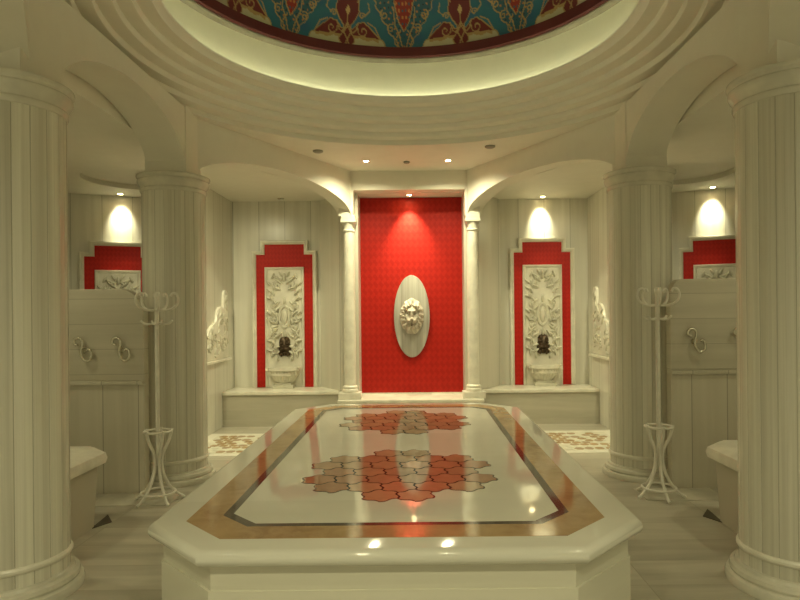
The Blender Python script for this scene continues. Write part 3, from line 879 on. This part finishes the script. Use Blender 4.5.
# ------------------------------------------------------------------ lamps
WARM = (1.0, .925, .575)
def downlight(label, x, y, z, on=True, power=40, size=1.9, blend=.8, tilt=(0, 0), rad=.03, r=.045, group='round ceiling spots'):
    root = thing('downlight', label, 'light', (x, y, z), 0, group)
    rg = MB(); rg.cap = False
    rg.lathe([(r*.72, 0), (r*.78, -.008), (r, -.009), (r*1.12, -.003), (r*1.12, 0)], 24); rg.build('trim_ring', M['chrome'], root)
    ln = MB(); ln.lathe([(.0005, -.004), (r*.72, -.004)], 20); ln.build('lens', M['lens_on'] if on else M['lens_off'], root)
    if on:
        l = bpy.data.lights.new('spot_lamp', 'SPOT'); l.energy = power; l.color = WARM; l.spot_size = size; l.spot_blend = blend; l.shadow_soft_size = rad
        o = bpy.data.objects.new('spot_lamp', l); C.objects.link(o); o.parent = root; o.location = (0, 0, -.02)
        o.rotation_euler = (tilt[0], tilt[1], 0)
    return root
def bay_pt(s, x, off): n = Vector((-s*.8, -1.95)).normalized(); return (s*x + n.x*off, 8.95-(x-2.75)*.8/1.95 + n.y*off)
downlight('unlit round spot in the ceiling above the left fountain niche', -1.835, 8.72, HB, on=False)
downlight('lit round spot in the ceiling above the right fountain niche', 1.915, 8.765, HB, power=40, size=1.0, blend=1, tilt=(.55, 0))
p = bay_pt(-1, 3.98, .185); downlight('lit round spot over the red niche behind the left partition', p[0], p[1], HB, power=40, size=1.0, blend=1, tilt=(.50, .21))
p = bay_pt(1, 4.15, .185); downlight('lit round spot over the red niche behind the right partition', p[0], p[1], HB, power=40, size=1.0, blend=1, tilt=(.50, -.21))
downlight('lit round spot in the top of the red niche above the lion head', 0, 8.55, HB, power=95, size=1.25, blend=1, tilt=(.22, 0))
downlight('left one of two lit spots in the flat ceiling before the red niche', -.53, 7.66, H, power=75, size=2.7, blend=1)
downlight('right one of two lit spots in the flat ceiling before the red niche', .50, 7.66, H, power=75, size=2.7, blend=1)
for x, y, z, pw in ((-.9, .2, HB, 110), (.9, .2, HB, 110), (-1.9, 2.6, H, 60), (1.9, 2.6, H, 60), (-3.5, 4.3, HB, 34), (3.5, 4.3, HB, 34), (-3.5, 1.5, HB, 40), (3.5, 1.5, HB, 40), (-2.46, 6.62, HB, 118), (2.46, 6.62, HB, 118)):  # unseen spots added to raise the ambient light and brighten the back wall
    downlight('added round fill spot in the ceiling outside the view, near the entrance side' if y < 6 else 'added round fill spot hidden behind the arch to brighten the back wall', x, y, z, power=pw, size=2.8 if pw != 118 else 2.2, blend=1, rad=.12, tilt=(0, 0) if pw != 118 else (.5, 0), group='added fill spots out of view')
for lb, x, y, rr in (('small dark round fitting in the flat ceiling, left of the two spots', -1.05, 7.16, .06), ('small dark round fitting in the flat ceiling, right of the two spots', .95, 7.03, .06), ('tiny dark fitting in the flat ceiling between the two spots', -.02, 7.72, .04)):
    fm = MB(); fm.lathe([(rr, 0), (rr, -.012), (rr*.7, -.022), (.001, -.024)], 24); tag(fm.build('ceiling_fitting', M['fitting'], loc=(x, y, H)), lb, 'ceiling fitting', 'ceiling fittings')

# ------------------------------------------------------------------ world, camera, view
w = bpy.data.worlds.new('World'); SC.world = w; w.use_nodes = True
w.node_tree.nodes['Background'].inputs[0].default_value = (.5, .455, .27, 1); w.node_tree.nodes['Background'].inputs[1].default_value = .46
cam = bpy.data.cameras.new('Camera'); co = bpy.data.objects.new('Camera', cam); C.objects.link(co)
cam.sensor_width = 36; cam.lens = 611/800*36; cam.shift_x = -.02; cam.shift_y = .015; cam.clip_start = .05
co.matrix_world = Matrix.Translation((.08, 0, EYE)) @ Matrix.Rotation(PI/2, 4, 'X') @ Matrix.Rotation(math.radians(-.55), 4, 'Z')
SC.camera = co
vs_ = SC.view_settings
SC.display_settings.display_device = 'sRGB'
vs_.view_transform = 'Standard'; vs_.look = 'None'; vs_.gamma = 1; vs_.use_curve_mapping = False
vs_.exposure = 0.88
try:
    SC.cycles.max_bounces = 10; SC.cycles.diffuse_bounces = 6; SC.cycles.glossy_bounces = 4
    SC.cycles.sample_clamp_indirect = 4; SC.cycles.use_denoising = True
except Exception: pass
